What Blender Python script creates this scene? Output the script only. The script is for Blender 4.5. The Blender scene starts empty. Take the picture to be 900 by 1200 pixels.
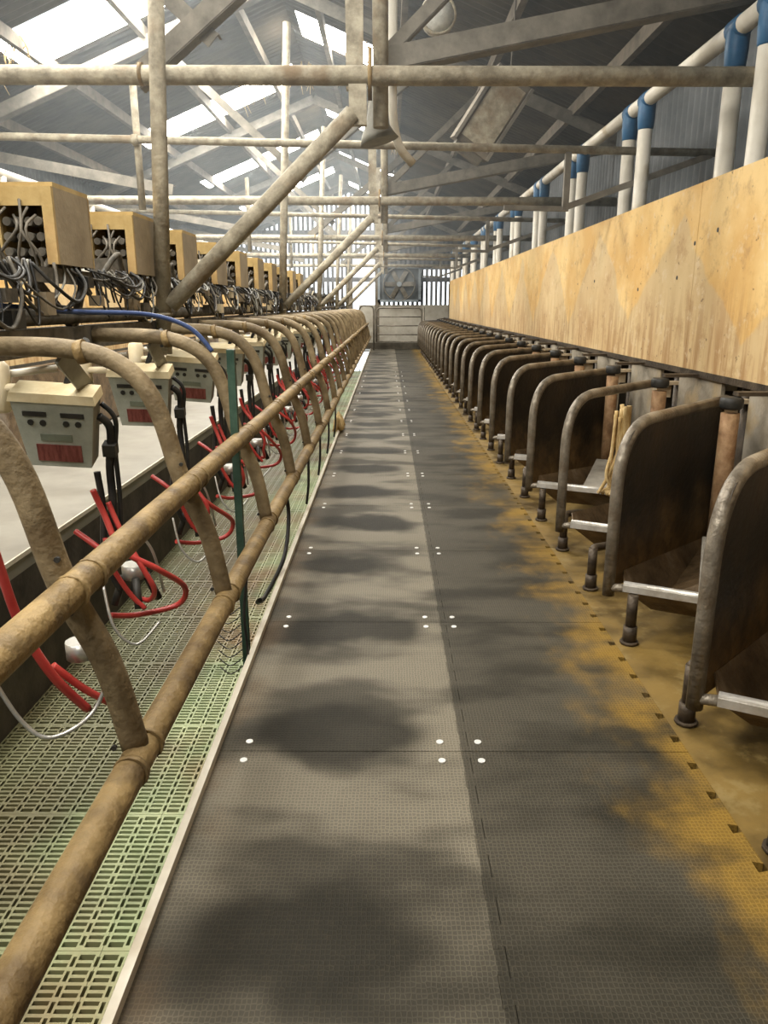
import bpy, math, random
from mathutils import Vector, Matrix
random.seed(7)
PI = math.pi
scn = bpy.context.scene
COL = scn.collection

# ---------------------------------------------------------------- camera
H = 1.5
F_PX = 880.0
cam_d = bpy.data.cameras.new('camera')
cam = bpy.data.objects.new('camera', cam_d)
COL.objects.link(cam)
cam_d.sensor_fit = 'VERTICAL'
cam_d.sensor_height = 36.0
cam_d.lens = 36.0 * F_PX / 1200.0
cam_d.clip_start = 0.05
cam_d.clip_end = 300
PITCH = math.atan((600 - 358) / F_PX)
YAW = math.atan((454 - 450) / F_PX)
cam.location = (0, 0, H)
cam.rotation_euler = (PI / 2 - PITCH, 0, YAW)
scn.camera = cam

# ---------------------------------------------------------------- world, view
w = bpy.data.worlds.new('overcast_sky')
scn.world = w
w.use_nodes = True
bg = w.node_tree.nodes['Background']
bg.inputs['Color'].default_value = (0.86, 0.93, 1.0, 1)
bg.inputs['Strength'].default_value = 2.2
SKYLIGHT = 34.0
HAZE = 0.009
vs = scn.view_settings
vs.view_transform = 'Standard'
vs.look = 'None'
vs.gamma = 1.0
vs.use_curve_mapping = False
vs.exposure = 0.35
scn.cycles.max_bounces = 8
scn.cycles.diffuse_bounces = 5
scn.cycles.use_denoising = True
scn.cycles.sample_clamp_indirect = 8.0

# ---------------------------------------------------------------- materials
def mat(name, c1, c2=None, rough=0.7, metal=0.0, scale=6.0, bump=0.0, bscale=40.0, detail=5.0,
        c3=None, lo=0.35, hi=0.65, stretch=(1, 1, 1), spec=0.3, c3_scale=2.0, c3_lo=0.55, c3_hi=0.75, coords='Object', rough2=None):
    m = bpy.data.materials.new(name)
    m.use_nodes = True
    nt = m.node_tree
    N, L = nt.nodes, nt.links
    p = N['Principled BSDF']
    p.inputs['Roughness'].default_value = rough
    p.inputs['Metallic'].default_value = metal
    p.inputs['Specular IOR Level'].default_value = spec
    p.inputs['Base Color'].default_value = (*c1, 1)
    tc = N.new('ShaderNodeTexCoord')
    geo = N.new('ShaderNodeNewGeometry')
    mp = N.new('ShaderNodeMapping')
    mp.inputs['Scale'].default_value = stretch
    if coords == 'World':
        L.new(geo.outputs['Position'], mp.inputs['Vector'])
    else:
        L.new(tc.outputs['Object'], mp.inputs['Vector'])
    col = None
    if c2:
        n = N.new('ShaderNodeTexNoise')
        n.inputs['Scale'].default_value = scale
        n.inputs['Detail'].default_value = detail
        n.inputs['Roughness'].default_value = 0.65
        L.new(mp.outputs[0], n.inputs['Vector'])
        r = N.new('ShaderNodeValToRGB')
        r.color_ramp.elements[0].position = lo
        r.color_ramp.elements[1].position = hi
        r.color_ramp.elements[0].color = (*c1, 1)
        r.color_ramp.elements[1].color = (*c2, 1)
        L.new(n.outputs['Fac'], r.inputs['Fac'])
        col = r.outputs['Color']
        if rough2 is not None:
            mr = N.new('ShaderNodeMapRange')
            mr.inputs['From Min'].default_value = lo
            mr.inputs['From Max'].default_value = hi
            mr.inputs['To Min'].default_value = rough
            mr.inputs['To Max'].default_value = rough2
            L.new(n.outputs['Fac'], mr.inputs['Value'])
            L.new(mr.outputs[0], p.inputs['Roughness'])
        if c3:
            n3 = N.new('ShaderNodeTexNoise')
            n3.inputs['Scale'].default_value = c3_scale
            n3.inputs['Detail'].default_value = 6
            L.new(mp.outputs[0], n3.inputs['Vector'])
            r3 = N.new('ShaderNodeMapRange')
            r3.inputs['From Min'].default_value = c3_lo
            r3.inputs['From Max'].default_value = c3_hi
            L.new(n3.outputs['Fac'], r3.inputs['Value'])
            mx = N.new('ShaderNodeMixRGB')
            mx.inputs['Color2'].default_value = (*c3, 1)
            L.new(r3.outputs[0], mx.inputs['Fac'])
            L.new(col, mx.inputs['Color1'])
            col = mx.outputs['Color']
        L.new(col, p.inputs['Base Color'])
    if bump:
        nb = N.new('ShaderNodeTexNoise')
        nb.inputs['Scale'].default_value = bscale
        nb.inputs['Detail'].default_value = 3
        L.new(mp.outputs[0], nb.inputs['Vector'])
        b = N.new('ShaderNodeBump')
        b.inputs['Strength'].default_value = bump
        b.inputs['Distance'].default_value = 0.01
        L.new(nb.outputs['Fac'], b.inputs['Height'])
        L.new(b.outputs['Normal'], p.inputs['Normal'])
    return m

def node_helpers(m):
    nt = m.node_tree
    N, L = nt.nodes, nt.links
    def math_(op, a, b=None, clamp=False):
        n = N.new('ShaderNodeMath'); n.operation = op; n.use_clamp = clamp
        for i, v in enumerate((a, b)):
            if v is None: continue
            if isinstance(v, (int, float)): n.inputs[i].default_value = v
            else: L.new(v, n.inputs[i])
        return n.outputs[0]
    def rng(v, a, b, c=0.0, d=1.0, smooth=True):
        n = N.new('ShaderNodeMapRange')
        if smooth: n.interpolation_type = 'SMOOTHSTEP'
        L.new(v, n.inputs['Value'])
        for k, x in zip(('From Min', 'From Max', 'To Min', 'To Max'), (a, b, c, d)): n.inputs[k].default_value = x
        return n.outputs[0]
    def noise(vec, scale, detail=4, rough=0.6):
        n = N.new('ShaderNodeTexNoise'); n.inputs['Scale'].default_value = scale
        n.inputs['Detail'].default_value = detail; n.inputs['Roughness'].default_value = rough
        L.new(vec, n.inputs['Vector']); return n.outputs['Fac']
    def mix(f, a, b):
        n = N.new('ShaderNodeMixRGB')
        for k, v in (('Fac', f), ('Color1', a), ('Color2', b)):
            if isinstance(v, tuple): n.inputs[k].default_value = (*v, 1)
            elif isinstance(v, (int, float)): n.inputs[k].default_value = v
            else: L.new(v, n.inputs[k])
        return n.outputs['Color']
    def mapping(vec, scale=(1, 1, 1), loc=(0, 0, 0)):
        n = N.new('ShaderNodeMapping'); n.inputs['Scale'].default_value = scale; n.inputs['Location'].default_value = loc
        L.new(vec, n.inputs['Vector']); return n.outputs[0]
    return nt, N, L, math_, rng, noise, mix, mapping

def mat_rubber():
    m = bpy.data.materials.new('ribbed_black_rubber'); m.use_nodes = True
    nt, N, L, math_, rng, noise, mix, mapping = node_helpers(m)
    p = N['Principled BSDF']
    geo = N.new('ShaderNodeNewGeometry'); P = geo.outputs['Position']
    sx = N.new('ShaderNodeSeparateXYZ'); L.new(P, sx.inputs[0])
    X, Y = sx.outputs['X'], sx.outputs['Y']
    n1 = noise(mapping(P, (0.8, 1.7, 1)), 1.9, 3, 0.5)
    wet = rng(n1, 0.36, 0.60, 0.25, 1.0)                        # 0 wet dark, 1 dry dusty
    # muddy patch left by hooves behind every mat joint, on the kerb-side column
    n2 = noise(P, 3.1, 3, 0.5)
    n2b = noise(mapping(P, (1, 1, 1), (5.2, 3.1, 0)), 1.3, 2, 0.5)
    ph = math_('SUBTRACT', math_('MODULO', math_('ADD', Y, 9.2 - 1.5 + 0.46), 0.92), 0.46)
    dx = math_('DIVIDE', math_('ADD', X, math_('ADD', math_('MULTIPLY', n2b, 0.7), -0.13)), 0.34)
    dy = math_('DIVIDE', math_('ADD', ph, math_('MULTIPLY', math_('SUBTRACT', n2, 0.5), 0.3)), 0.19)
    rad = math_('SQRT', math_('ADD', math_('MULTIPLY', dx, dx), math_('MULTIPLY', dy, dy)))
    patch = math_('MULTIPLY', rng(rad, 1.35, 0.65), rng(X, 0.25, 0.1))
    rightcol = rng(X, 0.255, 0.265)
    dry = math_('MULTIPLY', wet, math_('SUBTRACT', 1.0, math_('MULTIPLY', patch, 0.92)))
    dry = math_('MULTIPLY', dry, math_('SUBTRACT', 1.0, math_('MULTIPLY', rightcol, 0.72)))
    near_dark = rng(math_('ADD', Y, math_('MULTIPLY', math_('SUBTRACT', noise(mapping(P, (1, 1, 1), (2, 7, 0)), 1.8, 3), 0.5), 2.0)), 2.1, 1.2)  # mats turn darker towards the near end, border broken by noise
    dry = math_('MULTIPLY', dry, math_('SUBTRACT', 1.0, math_('MULTIPLY', near_dark, 0.55)))
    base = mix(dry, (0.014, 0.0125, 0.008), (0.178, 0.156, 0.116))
    grime = noise(P, 30, 4)
    base = mix(math_('MULTIPLY', rng(grime, 0.5, 0.75), 0.12), base, (0.11, 0.088, 0.055))
    # yellow-brown muck along the feeder side
    n4 = noise(mapping(P, (1.6, 1.1, 1)), 2.2, 5, 0.6)
    edge = math_('ADD', X, math_('MULTIPLY', math_('SUBTRACT', n4, 0.5), 1.15))
    muck = math_('MULTIPLY', rng(edge, 0.70, 1.18), rng(noise(mapping(P, (1, 2.2, 1)), 2.4, 3), 0.30, 0.55, 0.25, 1.0))
    base = mix(math_('MULTIPLY', muck, 0.85), base, (0.29, 0.17, 0.028))
    # rusty edge by the kerb
    kr = math_('MULTIPLY', rng(X, -0.42, -0.58), rng(noise(P, 3.0, 4), 0.42, 0.62))
    base = mix(math_('MULTIPLY', kr, 0.4), base, (0.13, 0.075, 0.032))
    vor = N.new('ShaderNodeTexVoronoi'); vor.feature = 'DISTANCE_TO_EDGE'; vor.inputs['Scale'].default_value = 84
    vor.inputs['Randomness'].default_value = 0.35
    L.new(mapping(P, (1, 0.8, 1)), vor.inputs['Vector'])
    ridge = rng(vor.outputs['Distance'], 0.20, 0.03)
    base = mix(math_('MULTIPLY', math_('MULTIPLY', ridge, 0.42), math_('ADD', math_('MULTIPLY', dry, 0.85), 0.12)), base, mix(0.5, base, (0.26, 0.23, 0.165)))
    base = mix(math_('MULTIPLY', math_('SUBTRACT', 1.0, ridge), 0.30), base, (0.012, 0.011, 0.009))
    L.new(base, p.inputs['Base Color'])
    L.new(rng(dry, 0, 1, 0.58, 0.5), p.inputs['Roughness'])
    p.inputs['Specular IOR Level'].default_value = 0.11
    b = N.new('ShaderNodeBump'); b.inputs['Strength'].default_value = 0.35; b.inputs['Distance'].default_value = 0.003
    L.new(ridge, b.inputs['Height']); L.new(b.outputs['Normal'], p.inputs['Normal'])
    return m

def mat_panel():
    m = bpy.data.materials.new('stained_tan_board'); m.use_nodes = True
    nt, N, L, math_, rng, noise, mix, mapping = node_helpers(m)
    p = N['Principled BSDF']
    geo = N.new('ShaderNodeNewGeometry'); P = geo.outputs['Position']
    sx = N.new('ShaderNodeSeparateXYZ'); L.new(P, sx.inputs[0])
    Y, Z = sx.outputs['Y'], sx.outputs['Z']
    n1 = noise(mapping(P, (1, 1, 1)), 1.7, 5)
    base = mix(rng(n1, 0.35, 0.65), (0.58, 0.35, 0.115), (0.70, 0.49, 0.21))
    # washed triangles left by the hose
    t = math_('MODULO', math_('ADD', Y, 20.35), 2.05)
    tri = math_('ABSOLUTE', math_('SUBTRACT', t, 1.02))
    hz = math_('ADD', math_('SUBTRACT', 1.86, math_('MULTIPLY', tri, 0.8)), math_('MULTIPLY', noise(mapping(P, (1, .35, 1)), 1.0, 2), 0.6))
    d = math_('SUBTRACT', math_('ADD', hz, math_('MULTIPLY', math_('SUBTRACT', noise(P, 3, 3), 0.5), 0.22)), Z)
    triM = rng(d, 0.0, 0.05)
    base = mix(math_('MULTIPLY', triM, 0.5), base, (0.47, 0.385, 0.25))
    st = noise(mapping(P, (1, 7, 0.7)), 2.4, 5)
    low = rng(Z, 1.75, 1.15)
    base = mix(math_('MULTIPLY', math_('MULTIPLY', rng(st, 0.42, 0.62), low), 0.7), base, (0.29, 0.145, 0.05))
    base = mix(math_('MULTIPLY', rng(noise(P, 5, 6, 0.75), 0.5, 0.7), 0.6), base, (0.33, 0.19, 0.075))
    base = mix(math_('MULTIPLY', rng(noise(P, 9, 6, 0.7), 0.56, 0.68), 0.5), base, (0.64, 0.52, 0.34))
    base = mix(math_('MULTIPLY', rng(noise(P, 16, 3), 0.66, 0.72), 0.8), base, (0.14, 0.085, 0.04))
    L.new(base, p.inputs['Base Color'])
    p.inputs['Roughness'].default_value = 0.62
    p.inputs['Specular IOR Level'].default_value = 0.25
    return m

def mat_floor_right():
    m = bpy.data.materials.new('mucky_yellow_concrete'); m.use_nodes = True
    nt, N, L, math_, rng, noise, mix, mapping = node_helpers(m)
    p = N['Principled BSDF']
    geo = N.new('ShaderNodeNewGeometry'); P = geo.outputs['Position']
    n1 = noise(mapping(P, (1, 1, 1)), 2.3, 5)
    base = mix(rng(n1, 0.34, 0.62), (0.052, 0.032, 0.008), (0.175, 0.108, 0.022))
    base = mix(math_('MULTIPLY', rng(noise(P, 6, 5, 0.7), 0.52, 0.66), 0.6), base, (0.23, 0.165, 0.06))
    L.new(base, p.inputs['Base Color'])
    L.new(rng(n1, 0.3, 0.6, 0.35, 0.65), p.inputs['Roughness'])
    b = N.new('ShaderNodeBump'); b.inputs['Strength'].default_value = 0.3; b.inputs['Distance'].default_value = 0.01
    L.new(noise(P, 22, 5), b.inputs['Height']); L.new(b.outputs['Normal'], p.inputs['Normal'])
    return m

M = {}
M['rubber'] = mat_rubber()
M['panel'] = mat_panel()
M['muck'] = mat_floor_right()
M['rail'] = mat('dirty_tan_rail_paint', (0.11, 0.07, 0.028), (0.29, 0.20, 0.085), 0.55, 0.0, 5, 0.5, 60, c3=(0.09, 0.06, 0.03), c3_scale=9, coords='World')
M['hoop'] = mat('dusty_tan_tube', (0.11, 0.078, 0.040), (0.275, 0.21, 0.12), 0.6, 0.0, 6, 0.4, 60, c3=(0.12, 0.08, 0.04), c3_scale=8, coords='World')
M['frame'] = mat('dusty_grey_steel', (0.20, 0.172, 0.122), (0.43, 0.385, 0.29), 0.65, 0.0, 11, 0.4, 50, c3=(0.2, 0.14, 0.08), c3_scale=5, coords='World')
M['angle'] = mat('grey_angle_iron', (0.10, 0.09, 0.072), (0.21, 0.19, 0.155), 0.7, 0.0, 5, 0.2, 40, coords='World')
M['bail'] = mat('worn_dark_tube', (0.08, 0.063, 0.044), (0.30, 0.262, 0.205), 0.38, 0.3, 7, 0.4, 60, c3=(0.14, 0.09, 0.045), c3_scale=6)
M['sheet'] = mat('dark_rusty_sheet', (0.009, 0.0065, 0.0035), (0.034, 0.021, 0.009), 0.5, 0.2, 3.5, 0.4, 30, c3=(0.10, 0.057, 0.022), c3_scale=2.2, c3_lo=0.60)
def splash(m, zlo, zhi, col):
    nt, N, L, math_, rng, noise, mix, mapping = node_helpers(m)
    p = N['Principled BSDF']; tc = N.new('ShaderNodeTexCoord')
    sx = N.new('ShaderNodeSeparateXYZ'); L.new(tc.outputs['Object'], sx.inputs[0])
    f = math_('ADD', sx.outputs['Z'], math_('MULTIPLY', math_('SUBTRACT', noise(tc.outputs['Object'], 4.0, 5), 0.5), 0.7))
    src = p.inputs['Base Color'].links[0].from_socket
    L.new(mix(math_('MULTIPLY', rng(f, zhi, zlo), rng(noise(tc.outputs['Object'], 11, 5), 0.35, 0.6, 0.45, 0.95)), src, col), p.inputs['Base Color'])
splash(M['sheet'], 0.15, 0.62, (0.22, 0.135, 0.055))
M['tray'] = mat('rusty_feed_tray', (0.06, 0.038, 0.018), (0.19, 0.125, 0.065), 0.5, 0.2, 5, 0.4, 40, c3=(0.28, 0.25, 0.21), c3_scale=2.5)
M['lip'] = mat('worn_bright_steel', (0.42, 0.39, 0.34), (0.66, 0.64, 0.60), 0.38, 0.5, 9, 0.2, 60, c3=(0.30, 0.19, 0.09), c3_scale=7, c3_lo=0.56)
M['legdark'] = mat('dark_iron_leg', (0.035, 0.026, 0.018), (0.10, 0.075, 0.05), 0.5, 0.3, 9, 0.3, 60)
M['rustpipe'] = mat('rusted_drop_pipe', (0.17, 0.085, 0.035), (0.33, 0.21, 0.11), 0.7, 0.1, 10, 0.4, 60, c3=(0.10, 0.055, 0.025), c3_scale=14)
M['bracket'] = mat('tan_bracket', (0.36, 0.26, 0.15), (0.5, 0.4, 0.27), 0.6, 0.1, 10, 0.2, 50)
M['plate'] = mat('weathered_grey_board', (0.20, 0.165, 0.115), (0.34, 0.30, 0.235), 0.75, 0.0, 4, 0.3, 40, c3=(0.38, 0.26, 0.11), c3_scale=3, coords='World')
M['wear'] = mat('scuffed_grey_plate', (0.28, 0.255, 0.215), (0.46, 0.43, 0.37), 0.5, 0.2, 8, 0.2, 40)
M['dark'] = mat('dark_fitting', (0.015, 0.015, 0.014), (0.045, 0.042, 0.036), 0.5, 0.1, 10)
M['pvc'] = mat('cream_plastic_pipe', (0.60, 0.555, 0.46), (0.74, 0.70, 0.61), 0.4, 0.0, 3, c3=(0.42, 0.33, 0.2), c3_scale=4, c3_lo=0.6, coords='World')
M['blue'] = mat('blue_plastic_fitting', (0.015, 0.075, 0.17), (0.03, 0.12, 0.24), 0.45, 0.0, 6)
M['grate'] = mat('pale_green_plastic', (0.20, 0.25, 0.115), (0.36, 0.39, 0.21), 0.45, 0.0, 2.2, 0.1, 30, c3=(0.19, 0.125, 0.05), c3_scale=1.1, c3_lo=0.47, c3_hi=0.64, coords='World')
def pit_dirt_shade(m):  # brown dirt plus painted shade, deepening towards the far side of the pit
    nt, N, L, math_, rng, noise, mix, mapping = node_helpers(m)
    p = N['Principled BSDF']; geo = N.new('ShaderNodeNewGeometry'); Pp = geo.outputs['Position']
    sx = N.new('ShaderNodeSeparateXYZ'); L.new(Pp, sx.inputs[0])
    f = math_('ADD', sx.outputs['X'], math_('MULTIPLY', math_('SUBTRACT', noise(Pp, 1.6, 4), 0.5), 1.6))
    src = p.inputs['Base Color'].links[0].from_socket
    L.new(mix(math_('MULTIPLY', rng(f, -0.95, -1.5), 0.8), src, (0.085, 0.07, 0.032)), p.inputs['Base Color'])
pit_dirt_shade(M['grate'])
M['sump'] = mat('wet_sump_concrete', (0.012, 0.014, 0.010), (0.03, 0.03, 0.022), 0.6, 0.0, 3)
M['pitwall'] = mat('dark_pit_concrete', (0.035, 0.03, 0.022), (0.09, 0.075, 0.055), 0.75, 0.0, 3, 0.3, 30, coords='World')
M['kerb'] = mat('pale_kerb_steel', (0.55, 0.50, 0.40), (0.70, 0.66, 0.56), 0.5, 0.1, 3, c3=(0.32, 0.24, 0.14), c3_scale=2.5, c3_lo=0.58, coords='World')
M['platform'] = mat('wet_white_platform', (0.185, 0.172, 0.143), (0.24, 0.226, 0.19), 0.45, 0.0, 2.5, c3=(0.15, 0.135, 0.105), c3_scale=1.2, spec=0.5, coords='World')
M['meter'] = mat('dusty_white_plastic', (0.56, 0.54, 0.46), (0.70, 0.68, 0.61), 0.5, 0.0, 8)
M['metertop'] = mat('yellowed_plastic_cap', (0.58, 0.47, 0.27), (0.72, 0.63, 0.42), 0.6, 0.0, 9)
M['meterface'] = mat('grey_green_panel', (0.27, 0.285, 0.235), (0.40, 0.41, 0.35), 0.5, 0.0, 7)
M['metergrey'] = mat('grey_meter_side', (0.20, 0.195, 0.165), (0.30, 0.29, 0.25), 0.6, 0.0, 7)
M['lcd'] = mat('lcd_glass', (0.14, 0.16, 0.12), (0.2, 0.22, 0.17), 0.25)
M['redlabel'] = mat('dull_red_label', (0.11, 0.025, 0.02), (0.24, 0.075, 0.06), 0.5, 0.0, 40, stretch=(2, 1, .3))
M['redhose'] = mat('red_rubber_hose', (0.34, 0.025, 0.022), (0.46, 0.055, 0.045), 0.35, 0.0, 6, spec=0.5)
M['blackhose'] = mat('black_rubber_hose', (0.012, 0.012, 0.012), (0.04, 0.037, 0.032), 0.4, 0.0, 6)
M['bluehose'] = mat('blue_hose', (0.03, 0.05, 0.13), (0.06, 0.09, 0.20), 0.4, 0.0, 6)
M['steel'] = mat('milky_stainless', (0.38, 0.37, 0.34), (0.55, 0.54, 0.5), 0.35, 0.7, 8)
M['greenpost'] = mat('dark_green_paint', (0.02, 0.05, 0.035), (0.055, 0.10, 0.07), 0.5, 0.0, 8, coords='World')
M['osb'] = mat('yellow_dusty_plywood', (0.34, 0.23, 0.085), (0.50, 0.37, 0.165), 0.8, 0.0, 4, 0.2, 40, c3=(0.38, 0.22, 0.09), c3_scale=3)
M['osbgrey'] = mat('grey_brown_plywood', (0.23, 0.18, 0.115), (0.34, 0.275, 0.18), 0.8, 0.0, 4, 0.2, 40)
M['clutter'] = mat('dusty_fitting', (0.05, 0.045, 0.036), (0.16, 0.14, 0.11), 0.7, 0.0, 12)
M['roof'] = mat('dark_sooty_sheet', (0.034, 0.028, 0.019), (0.085, 0.070, 0.048), 0.6, 0.0, 1.8, 0.0, c3=(0.13, 0.105, 0.075), c3_scale=1.0, c3_lo=0.55, coords='World')
M['wallsheet'] = mat('blue_grey_wall_sheet', (0.075, 0.085, 0.09), (0.14, 0.15, 0.155), 0.6, 0.0, 2, 0.0, coords='World')
M['timber'] = mat('grey_timber', (0.10, 0.085, 0.065), (0.2, 0.17, 0.13), 0.8, 0.0, 5, coords='World')
M['boarding'] = mat('weathered_boarding', (0.11, 0.11, 0.115), (0.2, 0.2, 0.205), 0.85, 0.0, 5, coords='World')
M['concrete'] = mat('pale_concrete', (0.38, 0.35, 0.29), (0.50, 0.47, 0.40), 0.8, 0.0, 2.5, 0.2, 30, c3=(0.24, 0.21, 0.16), c3_scale=1.5, coords='World')
M['slab'] = mat('grey_concrete', (0.05, 0.042, 0.03), (0.11, 0.095, 0.07), 0.7, 0.0, 2.5, 0.2, 30, coords='World')
M['ground'] = mat('outside_yard', (0.35, 0.34, 0.31), (0.45, 0.43, 0.39), 0.9, 0.0, 1.0, coords='World')
M['gatesteel'] = mat('grey_gate_tube', (0.12, 0.11, 0.085), (0.25, 0.22, 0.18), 0.5, 0.4, 6)
M['screw'] = mat('bright_screw', (0.62, 0.61, 0.58), (0.75, 0.74, 0.72), 0.35, 0.3, 20)
M['fan'] = mat('blue_grey_fan', (0.16, 0.19, 0.21), (0.28, 0.31, 0.33), 0.5, 0.2, 4)
M['lampglass'] = mat('dusty_lamp_glass', (0.42, 0.42, 0.38), (0.6, 0.6, 0.56), 0.4, 0.0, 20)
M['straw'] = mat('frayed_sacking', (0.46, 0.31, 0.12), (0.66, 0.5, 0.26), 0.9, 0.0, 12)
M['orange'] = mat('orange_brown_muck', (0.30, 0.14, 0.035), (0.45, 0.27, 0.1), 0.8, 0.0, 8)
M['cream'] = mat('cream_jar_plastic', (0.62, 0.52, 0.34), (0.75, 0.66, 0.48), 0.5, 0.0, 7)
def emis(name, col, st):
    m = bpy.data.materials.new(name); m.use_nodes = True
    N, L = m.node_tree.nodes, m.node_tree.links
    p = N['Principled BSDF']
    p.inputs['Base Color'].default_value = (0.8, 0.8, 0.8, 1)
    p.inputs['Emission Color'].default_value = (*col, 1)
    p.inputs['Emission Strength'].default_value = st
    return m
M['skylight'] = emis('daylit_rooflight', (1.0, 0.965, 0.885), SKYLIGHT)

# ---------------------------------------------------------------- mesh helpers
class MB:
    def __init__(s): s.v = []; s.f = []; s.sm = []
    def box(s, c, d, m=None):
        cx, cy, cz = c; dx, dy, dz = d[0] / 2, d[1] / 2, d[2] / 2
        b = len(s.v)
        for x in (-dx, dx):
            for y in (-dy, dy):
                for z in (-dz, dz):
                    p = Vector((x, y, z))
                    if m: p = m @ p
                    s.v.append((p.x + cx, p.y + cy, p.z + cz))
        for q in ((0, 1, 3, 2), (4, 6, 7, 5), (0, 4, 5, 1), (2, 3, 7, 6), (0, 2, 6, 4), (1, 5, 7, 3)):
            s.f.append([b + i for i in q]); s.sm.append(False)
        return s
    def bar(s, a, b_, wd, ht, up=(0, 0, 1)):
        a, b_ = Vector(a), Vector(b_); t = (b_ - a); ln = t.length; t.normalize()
        u = Vector(up); sx = t.cross(u)
        if sx.length < 1e-4: sx = t.cross(Vector((1, 0, 0)))
        sx.normalize(); uu = sx.cross(t)
        m = Matrix((sx, t, uu)).transposed()
        return s.box((a + b_) / 2, (wd, ln, ht), m)
    def tube(s, pts, r, n=10, caps=True):
        pts = [Vector(p) for p in pts]; k = len(pts)
        rs = r if isinstance(r, (list, tuple)) else [r] * k
        T = []
        for i in range(k):
            a = pts[max(i - 1, 0)]; b = pts[min(i + 1, k - 1)]
            d = b - a; T.append(d.normalized() if d.length > 1e-9 else Vector((0, 0, 1)))
        u = T[0].cross(Vector((0, 0, 1)))
        if u.length < 1e-3: u = T[0].cross(Vector((1, 0, 0)))
        u.normalize(); base = len(s.v)
        for i in range(k):
            u = (u - T[i] * u.dot(T[i])).normalized(); v = T[i].cross(u)
            for j in range(n):
                a = 2 * PI * j / n
                s.v.append(tuple(pts[i] + (u * math.cos(a) + v * math.sin(a)) * rs[i]))
        for i in range(k - 1):
            for j in range(n):
                a = base + i * n + j; b = base + i * n + (j + 1) % n
                s.f.append([a, b, b + n, a + n]); s.sm.append(True)
        if caps:
            s.f.append([base + j for j in range(n)][::-1]); s.sm.append(False)
            s.f.append([base + (k - 1) * n + j for j in range(n)]); s.sm.append(False)
        return s
    def prism(s, poly, vec):
        """poly: list of 3D points, extruded by vec"""
        vec = Vector(vec); b = len(s.v); n = len(poly)
        for p in poly: s.v.append(tuple(p))
        for p in poly: s.v.append(tuple(Vector(p) + vec))
        s.f.append([b + i for i in range(n)][::-1]); s.sm.append(False)
        s.f.append([b + n + i for i in range(n)]); s.sm.append(False)
        for i in range(n):
            j = (i + 1) % n
            s.f.append([b + i, b + j, b + n + j, b + n + i]); s.sm.append(False)
        return s
    def disc(s, c, r, h, n=12, ax='z'):
        c = Vector(c); d = {'z': Vector((0, 0, h)), 'y': Vector((0, h, 0)), 'x': Vector((h, 0, 0))}[ax]
        return s.tube([c - d / 2, c + d / 2], r, n)
    def mesh(s, name):
        me = bpy.data.meshes.new(name); me.from_pydata(s.v, [], s.f)
        me.polygons.foreach_set('use_smooth', s.sm); me.update()
        return me
    def build(s, name, m, parent=None, recalc=False):
        me = s.mesh(name)
        if recalc:
            import bmesh
            bm = bmesh.new(); bm.from_mesh(me); bmesh.ops.recalc_face_normals(bm, faces=bm.faces); bm.to_mesh(me); bm.free()
        return put(name, me, m, parent)

def put(name, me, m=None, parent=None, loc=None):
    o = bpy.data.objects.new(name, me)
    if m is not None:
        mm = M[m] if isinstance(m, str) else m
        if not me.materials: me.materials.append(mm)
    COL.objects.link(o)
    if parent: o.parent = parent
    if loc: o.location = loc
    return o

def crom(pts, n=8):
    P = [Vector(p) for p in pts]; out = []
    for i in range(len(P) - 1):
        p0 = P[max(i - 1, 0)]; p1 = P[i]; p2 = P[i + 1]; p3 = P[min(i + 2, len(P) - 1)]
        for k in range(n):
            t = k / n
            out.append(0.5 * ((2 * p1) + (-p0 + p2) * t + (2 * p0 - 5 * p1 + 4 * p2 - p3) * t * t + (-p0 + 3 * p1 - 3 * p2 + p3) * t ** 3))
    out.append(P[-1]); return out

def fillet(pts, r, n=6):
    P = [Vector(p) for p in pts]; out = [P[0]]
    for i in range(1, len(P) - 1):
        a = (P[i - 1] - P[i]); b = (P[i + 1] - P[i]); ra = min(r, a.length * .49, b.length * .49)
        A = P[i] + a.normalized() * ra; B = P[i] + b.normalized() * ra
        for k in range(n + 1):
            t = k / n; out.append(A * (1 - t) ** 2 + P[i] * 2 * t * (1 - t) + B * t * t)
    out.append(P[-1]); return out

def tag(o, label=None, cat=None, group=None, kind=None):
    if label: o['label'] = label
    if cat: o['category'] = cat
    if group: o['group'] = group
    if kind: o['kind'] = kind
    return o
def thing(name, label, cat, loc=(0, 0, 0), rz=0.0, group=None):
    o = bpy.data.objects.new(name, None); COL.objects.link(o)
    o.empty_display_size = 0.1
    o.location = loc; o.rotation_euler = (0, 0, rz)
    return tag(o, label, cat, group)
def struct(o): o['kind'] = 'structure'; return o
def copy_tree(o, parent=None, skip=()):
    c = o.copy(); COL.objects.link(c)
    if parent: c.parent = parent
    for ch in list(o.children):
        if ch.name.split('.')[0] in skip: continue
        copy_tree(ch, c, skip)
    return c
ORD = ['nearest', 'second', 'third', 'fourth', 'fifth', 'sixth', 'seventh', 'eighth', 'ninth', 'tenth', 'eleventh', 'twelfth',
       'thirteenth', 'fourteenth', 'fifteenth', 'sixteenth', 'seventeenth', 'eighteenth', 'nineteenth', 'twentieth',
       'twenty-first', 'twenty-second', 'twenty-third', 'twenty-fourth', 'twenty-fifth', 'twenty-sixth', 'twenty-seventh']

# ================================================================ SETTING
Y0, Y1 = -5.0, 28.3          # length of the shed
KERB = -0.592
PITX = -2.30                 # far side of the pit
PITZ = -0.75
MATX1, MATX2, MATX3 = KERB + 0.008, 0.257, 1.05
CX = -1.38                   # middle of the shed, under the ridge
WR, WL = 2.85, CX * 2 - 2.85
EAVE, RIDGE = 3.7, 5.4
P = 1.02                     # stall pitch along the aisle
YEND = 26.9

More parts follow.
